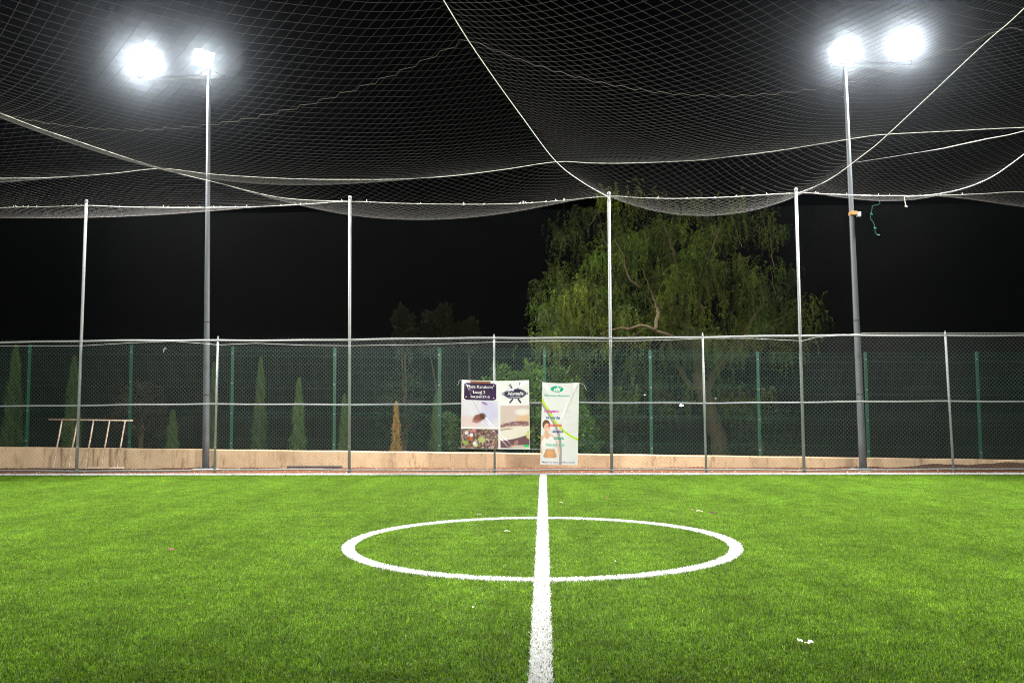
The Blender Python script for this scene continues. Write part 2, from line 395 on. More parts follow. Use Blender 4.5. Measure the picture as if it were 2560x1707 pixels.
# ------------------------------------------------------------------ overhead net
net = thing('overhead_net', (0, FY, 0), 'sagging diamond ball-stop net hung over the pitch on white ropes', 'net')
def dense(pts, step=.12):
    """smooth 3D polyline through the given points (Catmull-Rom)"""
    P = [Vector(p) for p in pts]; out = []
    for i in range(len(P) - 1):
        a = P[max(i - 1, 0)]; b = P[i]; c = P[i + 1]; d = P[min(i + 2, len(P) - 1)]
        n = max(2, int((c - b).length / step))
        for k in range(n):
            t = k / n
            out.append(.5 * ((2 * b) + (c - a) * t + (2 * a - 5 * b + 4 * c - d) * t * t + (3 * b - a - 3 * c + d) * t ** 3))
    out.append(P[-1]); return out
def zpts(lst): return [on_z(x, y, z) for x, y, z in lst]
t1, t2, t3, t4 = [Vector((t.x, FY, t.z - .08)) for t in tall_tops]
def ext(P, k=1, Y=2.6, z=6.0):
    a, b = P[-2], P[-1]; d = (b - a); s = (Y - b.y) / d.y; e = b + d * s; e.z = z; mid = b.lerp(e, .5); mid.z = min(b.z, mid.z) - .02
    return P + [mid, e]
rA = ext([t3] + zpts([(1458, 457, 5.87), (1391, 405, 5.72), (1306, 294, 5.60), (1197, 141, 5.50), (1108, 0, 5.45)]))
rB = ext([t2] + zpts([(707, 495, 5.93), (522, 452, 5.78), (403, 422, 5.68), (196, 354, 5.56), (0, 283, 5.50)]))
rC = ext([t4] + zpts([(2068, 452, 5.93), (2160, 386, 5.78), (2220, 336, 5.70), (2450, 120, 5.52), (2560, 22, 5.47)]))
j = on_y(2264, 492, FY)
rD = ext([j] + zpts([(2351, 484, 5.98), (2449, 457, 5.85), (2560, 386, 5.7)]))
cA, cB, cC = rA[2], rB[3], rC[3]
def cross(p0, p1, px):
    return [on_y(x, y, p0.y + (p1.y - p0.y) * min(max((on_y(x, y, p0.y).x - p0.x) / (p1.x - p0.x), 0), 1)) for x, y in px]
left_end = Vector((XL, cB.y + .3, 5.7)); right_end = Vector((XR, cC.y - .1, 5.9))
rE = [left_end] + [on_y(0, 446, cB.y + .15), on_y(150, 443, cB.y + .1), on_y(280, 434, cB.y)] + [cB] + cross(cB, cA, [(522, 435), (640, 443), (760, 448), (870, 449), (1000, 448), (1130, 440), (1260, 424)]) + [cA] + \
     cross(cA, cC, [(1480, 408), (1578, 408), (1741, 401), (1850, 389), (1959, 375), (2070, 357), (2150, 344)]) + [cC, on_y(2400, 327, cC.y), on_y(2560, 319, cC.y), right_end]
pe_px = [(0, 520), (120, 517), (215, 514), (330, 518), (500, 519), (640, 517), (760, 511), (874, 504), (1000, 508.5), (1150, 511), (1280, 509.5), (1400, 502), (1522, 491), (1600, 494.5), (1690, 496.5), (1820, 493), (1990, 483), (2080, 486), (2180, 489), (2330, 489), (2450, 485), (2560, 480)]
rP = [Vector((XL, FY, 6.0))] + [on_y(x, y, FY) for x, y in pe_px] + [Vector((XR, FY, 6.1))]
ropes = [dense(r, .08) for r in (rA, rB, rC, rD, rE, rP)]
# membrane hung from the ropes: solve for its height on a grid
GS = .1; gx0, gy0 = XL, 2.6
NX = int(round((XR - gx0) / GS)) + 1; NY = int(round((FY - gy0) / GS)) + 1
Z = np.full((NY, NX), 5.6); fix = np.zeros((NY, NX), bool)
for r in ropes[:5] + [ropes[5]]:
    for p in r:
        i = int(round((p.y - gy0) / GS)); k = int(round((p.x - gx0) / GS))
        if 0 <= i < NY and 0 <= k < NX: Z[i, k] = p.z; fix[i, k] = True
last = ropes[5]; lx = np.array([p.x for p in last]); lz = np.array([p.z for p in last]); gxs = gx0 + GS * np.arange(NX)
Z[-1] = np.interp(gxs, lx, lz); fix[-1] = True
Z[0] = 6.0; fix[0] = True; Z[:, 0] = 5.85; fix[:, 0] = True; Z[:, -1] = 5.95; fix[:, -1] = True
YY = gy0 + GS * np.arange(NY)[:, None]
load = np.where(YY > 15.2, np.where(gxs[None, :] < t2.x, .20, np.where(gxs[None, :] < t3.x, .28, .38)), .19)
par = (np.add.outer(np.arange(NY), np.arange(NX)) % 2).astype(bool)
om = 1.93
for it in range(700):
    for ph in (par, ~par):
        avg = np.empty_like(Z); avg[1:-1, 1:-1] = (Z[:-2, 1:-1] + Z[2:, 1:-1] + Z[1:-1, :-2] + Z[1:-1, 2:]) / 4 - load[1:-1, 1:-1] * GS * GS / 4
        upd = ph & ~fix; upd[0] = upd[-1] = False; upd[:, 0] = upd[:, -1] = False
        Z[upd] += om * (avg[upd] - Z[upd])
def net_z(X, Y):
    fx = np.clip((X - gx0) / GS, 0, NX - 1.001); fy = np.clip((Y - gy0) / GS, 0, NY - 1.001)
    i = fy.astype(int); k = fx.astype(int); a = fx - k; b = fy - i
    return (Z[i, k] * (1 - a) + Z[i, k + 1] * a) * (1 - b) + (Z[i + 1, k] * (1 - a) + Z[i + 1, k + 1] * a) * b
MS = .122; S2 = MS * math.sqrt(2)          # twine spacing; half diagonal steps
nu = int((XR - XL) / (S2 / 2)); nv = int((FY - gy0) / (S2 / 2))
iu, iv = np.meshgrid(np.arange(nu + 1), np.arange(nv + 1)); ok = (iu + iv) % 2 == 0
KX = XL + (XR - XL) * iu / nu; KY = gy0 + (FY - gy0) * iv / nv
JX = KX + .012 * np.sin(KX * 3.7 + KY * 2.9) + .03 * np.sin(KY * .9 + KX * .5); JY = KY + .03 * np.sin(KX * 1.1 - KY * .7)
JY = np.clip(JY, gy0, FY)
K = np.stack([JX, JY, net_z(JX, JY)], -1)
S0, S1 = [], []
for du in (1, -1):
    a = K[:-1, 1:-1][ok[:-1, 1:-1]]; b = (K[1:, 2:] if du == 1 else K[1:, :-2])[ok[:-1, 1:-1]]
    S0.append(a); S1.append(b)
S0 = np.concatenate(S0); S1 = np.concatenate(S1)
V, F = prisms(S0 - [0, FY, 0], S1 - [0, FY, 0], .00105)
o = bpy.data.objects.new('netting', np_mesh('netting', V, F, [M_net])); link(o, net); props(o, kind='stuff')
for r, rad in zip(ropes, (.0052, .0046, .0046, .0055, .005, .0065)):
    mb = MB(); mb.tube([(p.x, p.y - FY, p.z) for p in r], rad, 6); mb.build('rope', M_rope, net, True)
# loose knots where the net is laced to the edge rope
mb = MB()
for i in range(70):
    p = random.choice(ropes[5]); x = p + Vector((0, -.01, .0))
    mb.tube([(x.x, x.y - FY, x.z - .01), (x.x + random.uniform(-.05, .05), x.y - FY - .02, x.z + random.uniform(.0, .05))], [.012, .004], 4)
mb.build('lacing_knots', M_rope, net, kind='stuff')
# sewn seam: a zigzag of doubled twine across the net
mb = MB(); X = XL + .1; k = 0; seam = []
while X < XR:
    Yv = 9.3 + .08 * math.sin(X * .7) + (.04 if k % 2 else -.04); seam.append((X, Yv - FY, float(net_z(np.array([X]), np.array([Yv]))[0]) - .004))
    X += .055 if k % 2 else .16; k += 1
mb.tube(seam, .0016, 4); mb.build('seam', M_seam, net)
# torn strip of line near the right post, wavy
wv = [on_y(x, y, 16.2) for x, y in ((2140, 406), (2220, 394), (2300, 381), (2360, 371), (2400, 362), (2470, 347), (2520, 338), (2560, 328), (2640, 310))]
mb = MB(); mb.tube([(p.x, p.y - FY, p.z) for p in wv], [.0015, .002, .003, .006, .008, .008, .007, .007, .006], 5); mb.build('loose_rope', M_rope, net)

def cord(name, px, Y, r, mt, label, cat='cord', knots=()):
    P = [on_y(x, y, Y) for x, y in px]; c = P[0].copy(); o = None
    mb = MB(); mb.tube([p - c for p in dense(P, .03)], r, 5)
    for i, kr in knots: mb.tube([P[i] - c + Vector((-.02, 0, .012)), P[i] - c + Vector((.03, 0, -.012))], kr, 6)
    o = mb.build(name, mt); o.location = c; return props(o, label, cat)
cord('frayed_string', [(2198, 503), (2200, 509), (2190, 513), (2182, 514), (2180, 522), (2178, 535), (2176, 545), (2183, 556), (2186, 563), (2187, 570), (2188, 580), (2193, 587), (2199, 587)], FY - .1, .0045, M_cord_green,
     'frayed green cord hanging in a loop under the net', knots=((5, .010), (9, .011)))
cord('hanging_rope_end', [(2261, 492), (2262, 502), (2264, 511), (2265, 516)], FY - .05, .009, M_rope, 'short white rope end dangling from the edge rope', 'rope', knots=((3, .016),))
mb = MB(); P = [on_y(x, y, FY - .06) for x, y in ((409, 881), (410, 872), (413, 869), (416, 874))]
mb.tube([p - P[0] for p in P], [.009, .014, .012, .006], 5); o = mb.build('plastic_scrap', M_white_plastic); o.location = P[0]
props(o, 'white plastic scrap caught high in the chain-link mesh', 'litter')

# ------------------------------------------------------------------ low wall and green mesh fence
def wall_top(X):
    a = on_y(0, 1117, WY); b = on_y(2560, 1149.7, WY); c = on_y(1480, 1135, WY)
    return float(np.interp(X, [a.x - 6, a.x, c.x, b.x, b.x + 6], [a.z + .08, a.z, c.z, b.z, b.z - .08]))
wall = thing('low_wall', (0, WY, 0), 'low beige rendered wall with dark stains below the green fence', 'wall')
xs = np.linspace(-17, 15, 161); mb = MB()
prof = []
for x in xs:
    w = .004 * math.sin(x * 2.1) + .003 * math.sin(x * 7.3); zt = wall_top(x) + .004 * math.sin(x * 3.3)
    prof += [(x, w, -.1), (x, w, zt - .015), (x, w + .012, zt), (x, w + .23, zt), (x, w + .24, -.1)]
fs = []
for i in range(len(xs) - 1):
    for k in range(4): a = i * 5 + k; fs.append((a, a + 5, a + 6, a + 1))
mb.add(prof, fs); mb.build('wall_body', M_wall, wall)
gf = thing('green_mesh_fence', (0, GY, 0), 'green welded mesh panel fence standing on the low wall', 'fence')
gp_px = [(-180, 861), (75, 861), (329, 862), (582, 866), (837, 868.5), (1098, 869), (1361, 872), (1625, 875), (1893.6, 880), (2163, 880), (2441, 879), (2722, 879)]
gx = []
for x, y in gp_px:
    t = on_y(x, y, GY + .1); zb = wall_top(t.x); lean = (x - 1085) * 3.1e-5 * 260 * 1.0
    b = on_y(x - lean * -1 * (1 if x > 1085 else 1), y + 262, GY + .1); b.z = zb; gx.append((b, t))
    mb = MB(); mb.box((b.x * .5 + t.x * .5, .1, (zb + t.z) / 2), (.062, .05, t.z - zb), None)
    mb.v = [(vx + (t.x - b.x) * ((vz - zb) / (t.z - zb) - .5), vy, vz) for vx, vy, vz in mb.v]
    mb.build('post', M_green, gf)
    for k in range(4):
        mb2 = MB(); zc = zb + (t.z - zb) * (.06 + .29 * k); mb2.box((b.x + (t.x - b.x) * (zc - zb) / (t.z - zb), .066, zc), (.045, .014, .03)); mb2.build('clamp', M_galv, gf)
for (b0, q0), (b1, q1) in zip(gx[:-1], gx[1:]):
    P0, P1 = [], []; Hh = q0.z - b0.z - .04; nw = int(round((b1.x - b0.x) / .055))
    rows = []
    for k in range(13): rows.append((.04 + k * (Hh - .06) / 12, 0))
    folds = (.06, .33, .62, .93)
    def yf(t):
        return sum(-.045 * max(0, 1 - abs(t - f) / .028) for f in folds)
    for f in folds:
        for e in (-.026, .026): rows.append((f * Hh + e * Hh, 0))
    for zz, _ in rows:
        a = (b0.x + (q0.x - b0.x) * zz / Hh, .06 + yf(zz / Hh), b0.z + .04 + zz); c = (b1.x + (q1.x - b1.x) * zz / Hh, .06 + yf(zz / Hh), b1.z + .04 + zz)
        P0.append(a); P1.append(c)
    ts = sorted(set([0, 1] + [min(max(f + e, 0), 1) for f in folds for e in (-.028, 0, .028)]))
    for k in range(nw + 1):
        s = k / nw
        for ta, tb in zip(ts[:-1], ts[1:]):
            def pt(t):
                xa = b0.x + (q0.x - b0.x) * t; xb = b1.x + (q1.x - b1.x) * t; zb = b0.z * (1 - s) + b1.z * s + .03
                return (xa + (xb - xa) * s, .062 + yf(t), zb + t * Hh)
            P0.append(pt(ta)); P1.append(pt(tb))
    V, F = prisms(P0, P1, .0026)
    o = bpy.data.objects.new('wire_panel', np_mesh('wire_panel', V, F, [M_green_wire])); link(o, gf); props(o, kind='stuff')

# gravel and loose stones
ico = np.array([(1, 0, 0), (-1, 0, 0), (0, 1, 0), (0, -1, 0), (0, 0, 1), (0, 0, -1)], float); icf = np.array([(0, 2, 4), (2, 1, 4), (1, 3, 4), (3, 0, 4), (2, 0, 5), (1, 2, 5), (3, 1, 5), (0, 3, 5)])
def stones(name, n, size, mt, label, x0=-14, x1=12, y0=FY + .02, y1=WY - .02):
    c = np.stack([rng.uniform(x0, x1, n), rng.uniform(y0, y1, n), np.zeros(n)], 1); c[:, 2] = dirt_z(c[:, 0], c[:, 1]) + .004
    s = size * rng.uniform(.4, 1.5, (n, 1, 1)) * rng.uniform(.5, 1.2, (n, 1, 3)); s[:, :, 2] *= .6
    V = (c[:, None, :] + ico[None] * s + rng.normal(0, size * .15, (n, 6, 3))).reshape(-1, 3)
    F = (np.arange(n)[:, None, None] * 6 + icf[None]).reshape(-1, 3)
    o = bpy.data.objects.new(name, np_mesh(name, V, F, [mt])); link(o); props(o, label=label, kind='stuff')
stones('gravel', 26000, .011, M_stone, 'red-brown gravel strewn behind the fence')
stones('pale_gravel', 900, .013, M_pale, 'scattered pale chips among the red gravel')
# earth heaped against the wall at the right end
def mound_z(X, Y):
    a = on_y(2190, 1168, WY - .4).x
    up = np.clip((X - a) / 2.0, 0, 1); up = up * up * (3 - 2 * up); cross_ = np.clip(1 - ((Y - (WY - .25)) / .55) ** 2, 0, 1)
    return up * cross_ * (.12 + .03 * np.sin(X * 3) + .02 * np.sin(X * 11 + Y * 9)) - .03
sheet('earth_mound', on_y(2190, 1168, WY - .4).x, 15, WY - .85, WY + .002, .0, mat('dark_earth', (.10, .055, .035), 1.0, spec=.03, var=.6, scale=14, bump=.9, bscale=30), 220, 24, mound_z, label='low heap of dark earth against the wall at the right end')

# ------------------------------------------------------------------ leaning frame and plank behind the fence
c0 = on_z(205, 1168, .02); fr = thing('leaning_frame', (c0.x, c0.y, 0), 'rusty pale bar frame with five rungs leaning on the low wall', 'frame')
FB, FT = WY - .55, WY - .04 + .05
def fpt(x, y, top): p = on_y(x, y, FT if top else FB); return Vector((p.x - c0.x, p.y - c0.y, p.z if top else .045))
mb = MB(); mb.tube([fpt(122, 1048, 1), fpt(332, 1051, 1)], .018, 8); mb.build('top_rail', M_rust, fr, True)
mb = MB(); mb.tube([fpt(95, 1167, 0), fpt(310, 1170, 0)], .018, 8); mb.build('bottom_rail', M_rust, fr, True)
for a, b in ((155, 133), (194, 172), (234, 213), (274, 253), (313, 292)):
    mb = MB(); mb.tube([fpt(a, 1051, 1), fpt(b, 1166, 0)], .019, 8); mb.build('rung', M_rust, fr, True)
pa, pb = on_z(718, 1166, .05), on_z(855, 1166, .05); mb = MB(); d = pb - pa
mb.box((0, 0, 0), (d.length, .09, .05), Matrix.Rotation(math.atan2(d.y, d.x), 3, 'Z')); o = mb.build('plank', M_plank); o.location = (pa + pb) / 2 + Vector((0, 0, -.01))
props(o, 'dark weathered plank lying on the earth by the low wall', 'plank')

# ------------------------------------------------------------------ floodlight masts
def mast(basepx, heads, Y, box_px, label, facing, power, base=None, toppx=None, group='floodlight masts round the pitch', headz=None, axs=None, cone=132, share=None):
    if base is None:
        b = on_y(basepx[0], basepx[1], Y); b.z = 0; t = on_y(toppx[0], toppx[1], Y); hs = [on_y(x, y, Y) for x, y in heads]
    else:
        b = Vector((base[0], base[1], 0)); t = Vector((base[0], base[1], headz)); hs = [Vector((base[0] + a, base[1], headz + .1)) for a in axs]
    o = thing('floodlight_mast', b, label, 'floodlight', group)
    T = t - b; mb = MB(); n = 14
    mb.tube([T * (k / n) for k in range(n + 1)], [.085 - .045 * k / n for k in range(n + 1)], 20); mb.build('pole', M_galv_dark, o, True)
    for k in (.18, .36):
        mb = MB(); mb.tube([T * k, T * k + Vector((0, 0, .03))], .0885 - .045 * k, 20); mb.build('weld_band', M_black, o, True)
    mb = MB(); mb.box((0, 0, .04), (.34, .34, .025)); mb.build('base_plate', M_galv_dark, o)
    mb = MB(); mb.tube([(0, 0, -.08), (0, 0, .02), (0, 0, .028)], [.34, .32, .25], 9); mb.build('footing', M_concrete, o)
    for sx in (-.12, .12):
        for sy in (-.12, .12):
            mb = MB(); mb.tube([(sx, sy, .04), (sx, sy, .085)], .014, 6); mb.build('bolt', M_black, o)
    side = 1 if facing[1] < b.y else -1
    H = [h - b + Vector((0, -side * .32, 0)) for h in hs]; zarm = sum(h.z for h in H) / len(H) - .28
    x0 = min(0, min(h.x for h in H)) - .25; x1 = max(0, max(h.x for h in H)) + .25
    mb = MB(); mb.box(((x0 + x1) / 2, side * .12, zarm), (x1 - x0, .07, .07)); mb.build('crossarm', M_black, o)
    for hi, h in enumerate(H):
        aim = Vector((facing[0] - (b.x + h.x), facing[1] - (b.y + h.y), -(b.z + h.z))).normalized()
        tilt = Vector((aim.x, aim.y, aim.z * .75)).normalized()
        R = tilt.to_track_quat('Y', 'Z').to_matrix()
        w, hh = .52, .42
        mb = MB()
        # tapered reflector housing open to the front, with a rim
        def rect(sx, sz, yy): return [h + R @ Vector((a * sx / 2, yy, c * sz / 2)) for a, c in ((-1, -1), (1, -1), (1, 1), (-1, 1))]
        r0 = rect(w, hh, .0); r1 = rect(w * .98, hh * .98, -.03); r2 = rect(w * .55, hh * .5, -.24); r3 = rect(w * .9, hh * .9, -.01)
        mb.add(r0 + r1 + r2 + r3, [(0, 1, 5, 4), (1, 2, 6, 5), (2, 3, 7, 6), (3, 0, 4, 7), (4, 5, 9, 8), (5, 6, 10, 9), (6, 7, 11, 10), (7, 4, 8, 11), (8, 9, 10, 11),
                                       (12, 13, 1, 0), (13, 14, 2, 1), (14, 15, 3, 2), (15, 12, 0, 3)])
        ho = mb.build('lamp_housing', M_housing, o)
        mb = MB(); mb.add(rect(w * .9, hh * .9, -.008), [(0, 1, 2, 3)]); mb.build('lamp_glass', M_lens, ho)
        mb = MB()
        for s in (-1, 1): mb.tube([h + R @ Vector((s * (w / 2 + .02), -.12, 0)), Vector((h.x + s * (w / 2 + .02), side * .12, zarm + .03))], .014, 6)
        mb.tube([Vector((h.x - (w / 2 + .02), side * .12, zarm + .045)), Vector((h.x + (w / 2 + .02), side * .12, zarm + .045))], .014, 6)
        mb.build('bracket', M_black, ho)
        ld = bpy.data.lights.new('floodlight_lamp', 'SPOT'); ld.energy = power * (share[hi] if share else 1); ld.color = (1.0, .985, .95)
        ld.spot_size = math.radians(cone); ld.spot_blend = .6; ld.shadow_soft_size = .16
        lo = bpy.data.objects.new('floodlight_lamp', ld); link(lo, o); lo.location = h + R @ Vector((0, .19, 0))
        lo.rotation_euler = tilt.to_track_quat('-Z', 'Y').to_euler()
    if box_px:
        q = on_y(box_px[0], box_px[1], Y - .1) - b
        mb = MB(); mb.box(q + Vector((-.06, .04, .01)), (.14, .20, .085)); mb.build('clamp_strap', M_orange, o)
        mb = MB(); mb.box(q + Vector((.06, 0, -.02)), (.085, .10, .11)); mb.build('junction_box', M_white_plastic, o)
    return o
mast((514.5, 1170), [(365, 166), (521, 160)], 21.45, None, 'dark steel floodlight mast behind the fence, left of the banners', (0, 12), FAR_POWER, toppx=(522.2, 178), share=(1.45, .65))
mast((2158, 1170), [(2110, 138), (2255, 118)], 21.1, (2140, 534), 'floodlight mast with orange strapped box, right of the banners', (0, 12), FAR_POWER, toppx=(2112, 165), share=(.95, 1.2))
mast(None, None, None, None, 'floodlight mast on the near side of the pitch, left behind the viewer', (-3, 24), NEAR_POWER, cone=103, base=(-8.5, -.6), headz=9.4, axs=(-.7, .7))
mast(None, None, None, None, 'floodlight mast on the near side of the pitch, right behind the viewer', (2, 24), NEAR_POWER, cone=103, base=(7.0, -.6), headz=9.4, axs=(-.7, .7))

# ------------------------------------------------------------------ banners
def text_mesh(body, size, bold=0., shear=0.):
    cu = bpy.data.curves.new('t', 'FONT'); cu.body = body; cu.size = size; cu.align_x = 'CENTER'; cu.offset = bold; cu.shear = shear; cu.resolution_u = 3
    ob = bpy.data.objects.new('t', cu); COL.objects.link(ob); dg = bpy.context.evaluated_depsgraph_get(); dg.update()
    me = bpy.data.meshes.new_from_object(ob.evaluated_get(dg)); V = [v.co.copy() for v in me.vertices]; F = [tuple(p.vertices) for p in me.polygons]
    bpy.data.objects.remove(ob); bpy.data.curves.remove(cu); bpy.data.meshes.remove(me); return V, F
def ell(U, V, cu, cv, ru, rv, rot=0.):
    c, s = math.cos(rot), math.sin(rot); du, dv = U - cu, V - cv
    return ((du * c + dv * s) / ru) ** 2 + ((-du * s + dv * c) / rv) ** 2
def over(img, a, col): a = np.clip(a, 0, 1)[..., None]; img[:] = img * (1 - a) + np.array(col, float) * a
def soft(e, w=.15): return np.clip((1 - e) / w, 0, 1)
def stroke(U, V, pts, w, asp=1.):
    d = np.full(U.shape, 9.)
    for (a, b), (c, e) in zip(pts[:-1], pts[1:]):
        b_, e_, Vv = b * asp, e * asp, V * asp; L2 = (c - a) ** 2 + (e_ - b_) ** 2
        t = np.clip(((U - a) * (c - a) + (Vv - b_) * (e_ - b_)) / L2, 0, 1); d = np.minimum(d, np.hypot(U - a - t * (c - a), Vv - b_ - t * (e_ - b_)))
    return np.clip((w - d) / (w * .3), 0, 1)
def smoothnoise(U, V, fu, fv, seed):
    rg = np.random.default_rng(seed); out = np.zeros_like(U)
    for k in range(5):
        a = rg.uniform(0, 2 * PI, 3); f = 1.6 ** k; out += np.sin(U * fu * f + a[0] + 1.7 * np.sin(V * fv * f + a[1])) * np.sin(V * fv * f * 1.1 + a[2] + np.sin(U * fu * f)) / (1.3 ** k)
    return out / 2.5
def banner(name, corners, Y, nu_, nv_, painter, wrinkle, texts, label, rough=.22):
    TL, TR, BR, BL = [on_y(x, y, Y) for x, y in corners]; c = (BL + BR) / 2
    root = thing(name, c, label, 'banner', 'advertising banners tied to the fence')
    u = np.linspace(0, 1, nu_); v = np.linspace(0, 1, nv_); U, Vv = np.meshgrid(u, v)
    def surf(U, V, off=0.):
        U = np.asarray(U, float); V = np.asarray(V, float)
        t = [np.array(p - c) for p in (TL, TR, BR, BL)]
        P = (t[0] * (1 - U)[..., None] + t[1] * U[..., None]) * (1 - V)[..., None] + (t[3] * (1 - U)[..., None] + t[2] * U[..., None]) * V[..., None]
        P = P.copy(); P[..., 1] -= wrinkle(U, V) + off; P[..., 2] -= .022 * np.sin(PI * U) * (1 - V) * .9; return P
    img = painter(U, Vv); P = surf(U, Vv)
    i = np.arange(nu_ - 1)[None, :] + nu_ * np.arange(nv_ - 1)[:, None]
    F = np.stack([i, i + nu_, i + nu_ + 1, i + 1], -1).reshape(-1, 4)
    mt = leaf_mat('printed_vinyl', .12, rough, spec=.5)
    o = bpy.data.objects.new('sheet', np_mesh('sheet', P.reshape(-1, 3), F, [mt], smooth=True, colors=img.reshape(-1, 3))); link(o, root)
    W = (TR - TL).length; Hh = (TL - BL).length
    tms = {}
    for body, cu, cv, wid, col, bold, shear in texts:
        Vt, Ft = text_mesh(body, 1.0, bold, shear); xs_ = [q.x for q in Vt]; s = wid * W / (max(xs_) - min(xs_)); mx = (max(xs_) + min(xs_)) / 2
        uu = np.array([cu + (q.x - mx) * s / W for q in Vt]); vv = np.array([cv - (q.y - .33) * s / Hh for q in Vt])
        Pt = surf(uu, vv, .0035)
        key = tuple(col)
        if key not in tms: tms[key] = mat('print_ink', col, rough)
        me = bpy.data.meshes.new('lettering'); me.from_pydata([tuple(q) for q in Pt], [], Ft); me.materials.append(tms[key])
        link(bpy.data.objects.new('lettering', me), o)
    return root, surf, c
def paint_food(U, V):
    img = np.full(U.shape + (3,), .78); rg = np.random.default_rng(3)
    inside = lambda a, b, c_, d: ((U > a) & (U < b) & (V > c_) & (V < d)).astype(float)
    over(img, inside(.13, .43, .008, .05), (.30, .12, .06))
    # pale upper photo
    m1 = inside(0, .545, .29, .685); pale = np.full(img.shape, 0.) + np.array([.70, .66, .74]); pale += (smoothnoise(U, V, 9, 8, 1) * .05)[..., None]
    over(pale, soft(ell(U, V, .02, .62, .30, .12), .7) * .6, (.72, .50, .45)); over(pale, soft(ell(U, V, .42, .46, .16, .22), .8) * .55, (.52, .48, .78))
    over(pale, soft(ell(U, V, .34, .335, .055, .022, .4), .5) * .9, (.30, .17, .45))
    over(pale, soft(ell(U, V, .265, .545, .115, .062, -.35) + .25 * smoothnoise(U, V, 70, 70, 4), .5), (.24, .09, .08)); over(pale, soft(ell(U, V, .31, .52, .05, .05), .5), (.12, .05, .04))
    over(pale, soft(ell(U, V, .22, .60, .07, .03) + .5 * smoothnoise(U, V, 60, 50, 5), .6) * .8, (.40, .15, .15))
    img[m1 > 0] = pale[m1 > 0]
    # chopped meat photo
    m2 = inside(0, .545, .71, 1.0); meat = np.full(img.shape, 0.) + np.array([.13, .07, .07]); cols = [(.30, .14, .13), (.20, .10, .10), (.45, .30, .30), (.08, .04, .05), (.55, .45, .42), (.36, .20, .10), (.25, .14, .16), (.22, .26, .08)]
    for k in range(420):
        cu, cv = rg.uniform(0, .55), rg.uniform(.7, 1.0); over(meat, soft(ell(U, V, cu, cv, rg.uniform(.008, .026), rg.uniform(.007, .018), rg.uniform(0, 3)), .5) * .85, cols[rg.integers(len(cols))])
    for cu, cv, ru, rv, cc in ((.30, .87, .06, .045, (.42, .48, .16)), (.06, .91, .05, .03, (.30, .40, .12)), (.14, .845, .03, .03, (.60, .12, .05)), (.19, .73, .035, .025, (.62, .22, .18)), (.21, .94, .04, .035, (.55, .58, .36)), (.15, .80, .03, .03, (.72, .68, .74)), (.20, .92, .03, .025, (.74, .74, .72)), (.52, .75, .03, .03, (.10, .05, .10)), (.08, .77, .03, .03, (.70, .62, .66))):
        over(meat, soft(ell(U, V, cu, cv, ru, rv, .3), .4), cc)
    img[m2 > 0] = meat[m2 > 0]
    # taco photo
    m3 = inside(.575, .995, .362, .985); tc = np.full(img.shape, 0.) + np.array([.62, .50, .46]); tc += (smoothnoise(U, V, 6, 6, 7) * .03)[..., None]
    over(tc, soft(ell(U, V, .95, .60, .16, .17, -.3), .7), (.70, .48, .30)); over(tc, soft(ell(U, V, .90, .46, .14, .06), .8) * .8, (.82, .78, .74))
    over(tc, soft(ell(U, V, .76, .66, .26, .065, -.15) + .2 * smoothnoise(U, V, 60, 50, 8), .4), (.24, .12, .13)); over(tc, soft(ell(U, V, .70, .705, .24, .042, -.12), .3), (.66, .54, .42))
    over(tc, soft(ell(U, V, .80, .90, .30, .13, -.2) + .25 * smoothnoise(U, V, 50, 60, 9), .4), (.17, .08, .10)); over(tc, soft(ell(U, V, .76, .77, .34, .085, -.22), .25), (.76, .70, .62)); over(tc, soft(ell(U, V, .64, .715, .14, .008, -.1), .6), (.35, .22, .20))
    over(tc, soft(ell(U, V, .99, .79, .05, .07), .4), (.62, .56, .22)); over(tc, soft(ell(U, V, .80, .91, .03, .05, .5), .5), (.38, .20, .18)); over(tc, soft(ell(U, V, .86, .965, .18, .03), .6), (.58, .46, .40))
    for k in range(26): over(tc, soft(ell(U, V, rg.uniform(.6, .95), rg.uniform(.62, .67), .013, .010), .5) * .6, (.55, .36, .40))
    img[m3 > 0] = tc[m3 > 0]
    over(img, inside(.915, .98, .935, .965), (.02, .55, .12)); over(img, inside(.915, .98, .968, .978), (.25, .55, .30))
    # dark plate with clipped corners and four studs
    pl = inside(.037, .512, .040, .288) * ((np.abs(U - .2745) / .2375 + np.abs(V - .164) / .124) < 1.86); over(img, pl, (.045, .022, .065))
    for cu, cv in ((.07, .07), (.07, .245), (.475, .07), (.475, .255)): over(img, soft(ell(U, V, cu, cv, .009, .009), .4), (.7, .65, .7))
    # oval emblem with handles, knife and fork crossed behind
    dk = (.045, .03, .085)
    for pts in ([(.70, .06), (.74, .115), (.76, .14)], [(.72, .05), (.75, .11)], [(.865, .03), (.855, .07), (.83, .115)], [(.755, .27), (.715, .32)], [(.835, .27), (.87, .32)]):
        over(img, stroke(U, V, pts, .007 if pts[0][1] < .2 else .015), dk)
    over(img, soft(ell(U, V, .787, .192, .168, .078), .06), dk)
    for s in (-1, 1): over(img, soft(ell(U, V, .787 + s * .172, .194, .022, .020), .2), dk); over(img, soft(ell(U, V, .787 + s * .175, .194, .009, .009), .3), (.8, .8, .85))
    over(img, np.clip((ell(U, V, .787, .192, .150, .066) > .97).astype(float) * (ell(U, V, .787, .192, .150, .066) < 1.03), 0, 1) * .5, (.6, .6, .7))
    for k in range(5): over(img, soft(ell(U, V, .74 + k * .022, .263, .006, .006), .4), (.7, .7, .8))
    return img
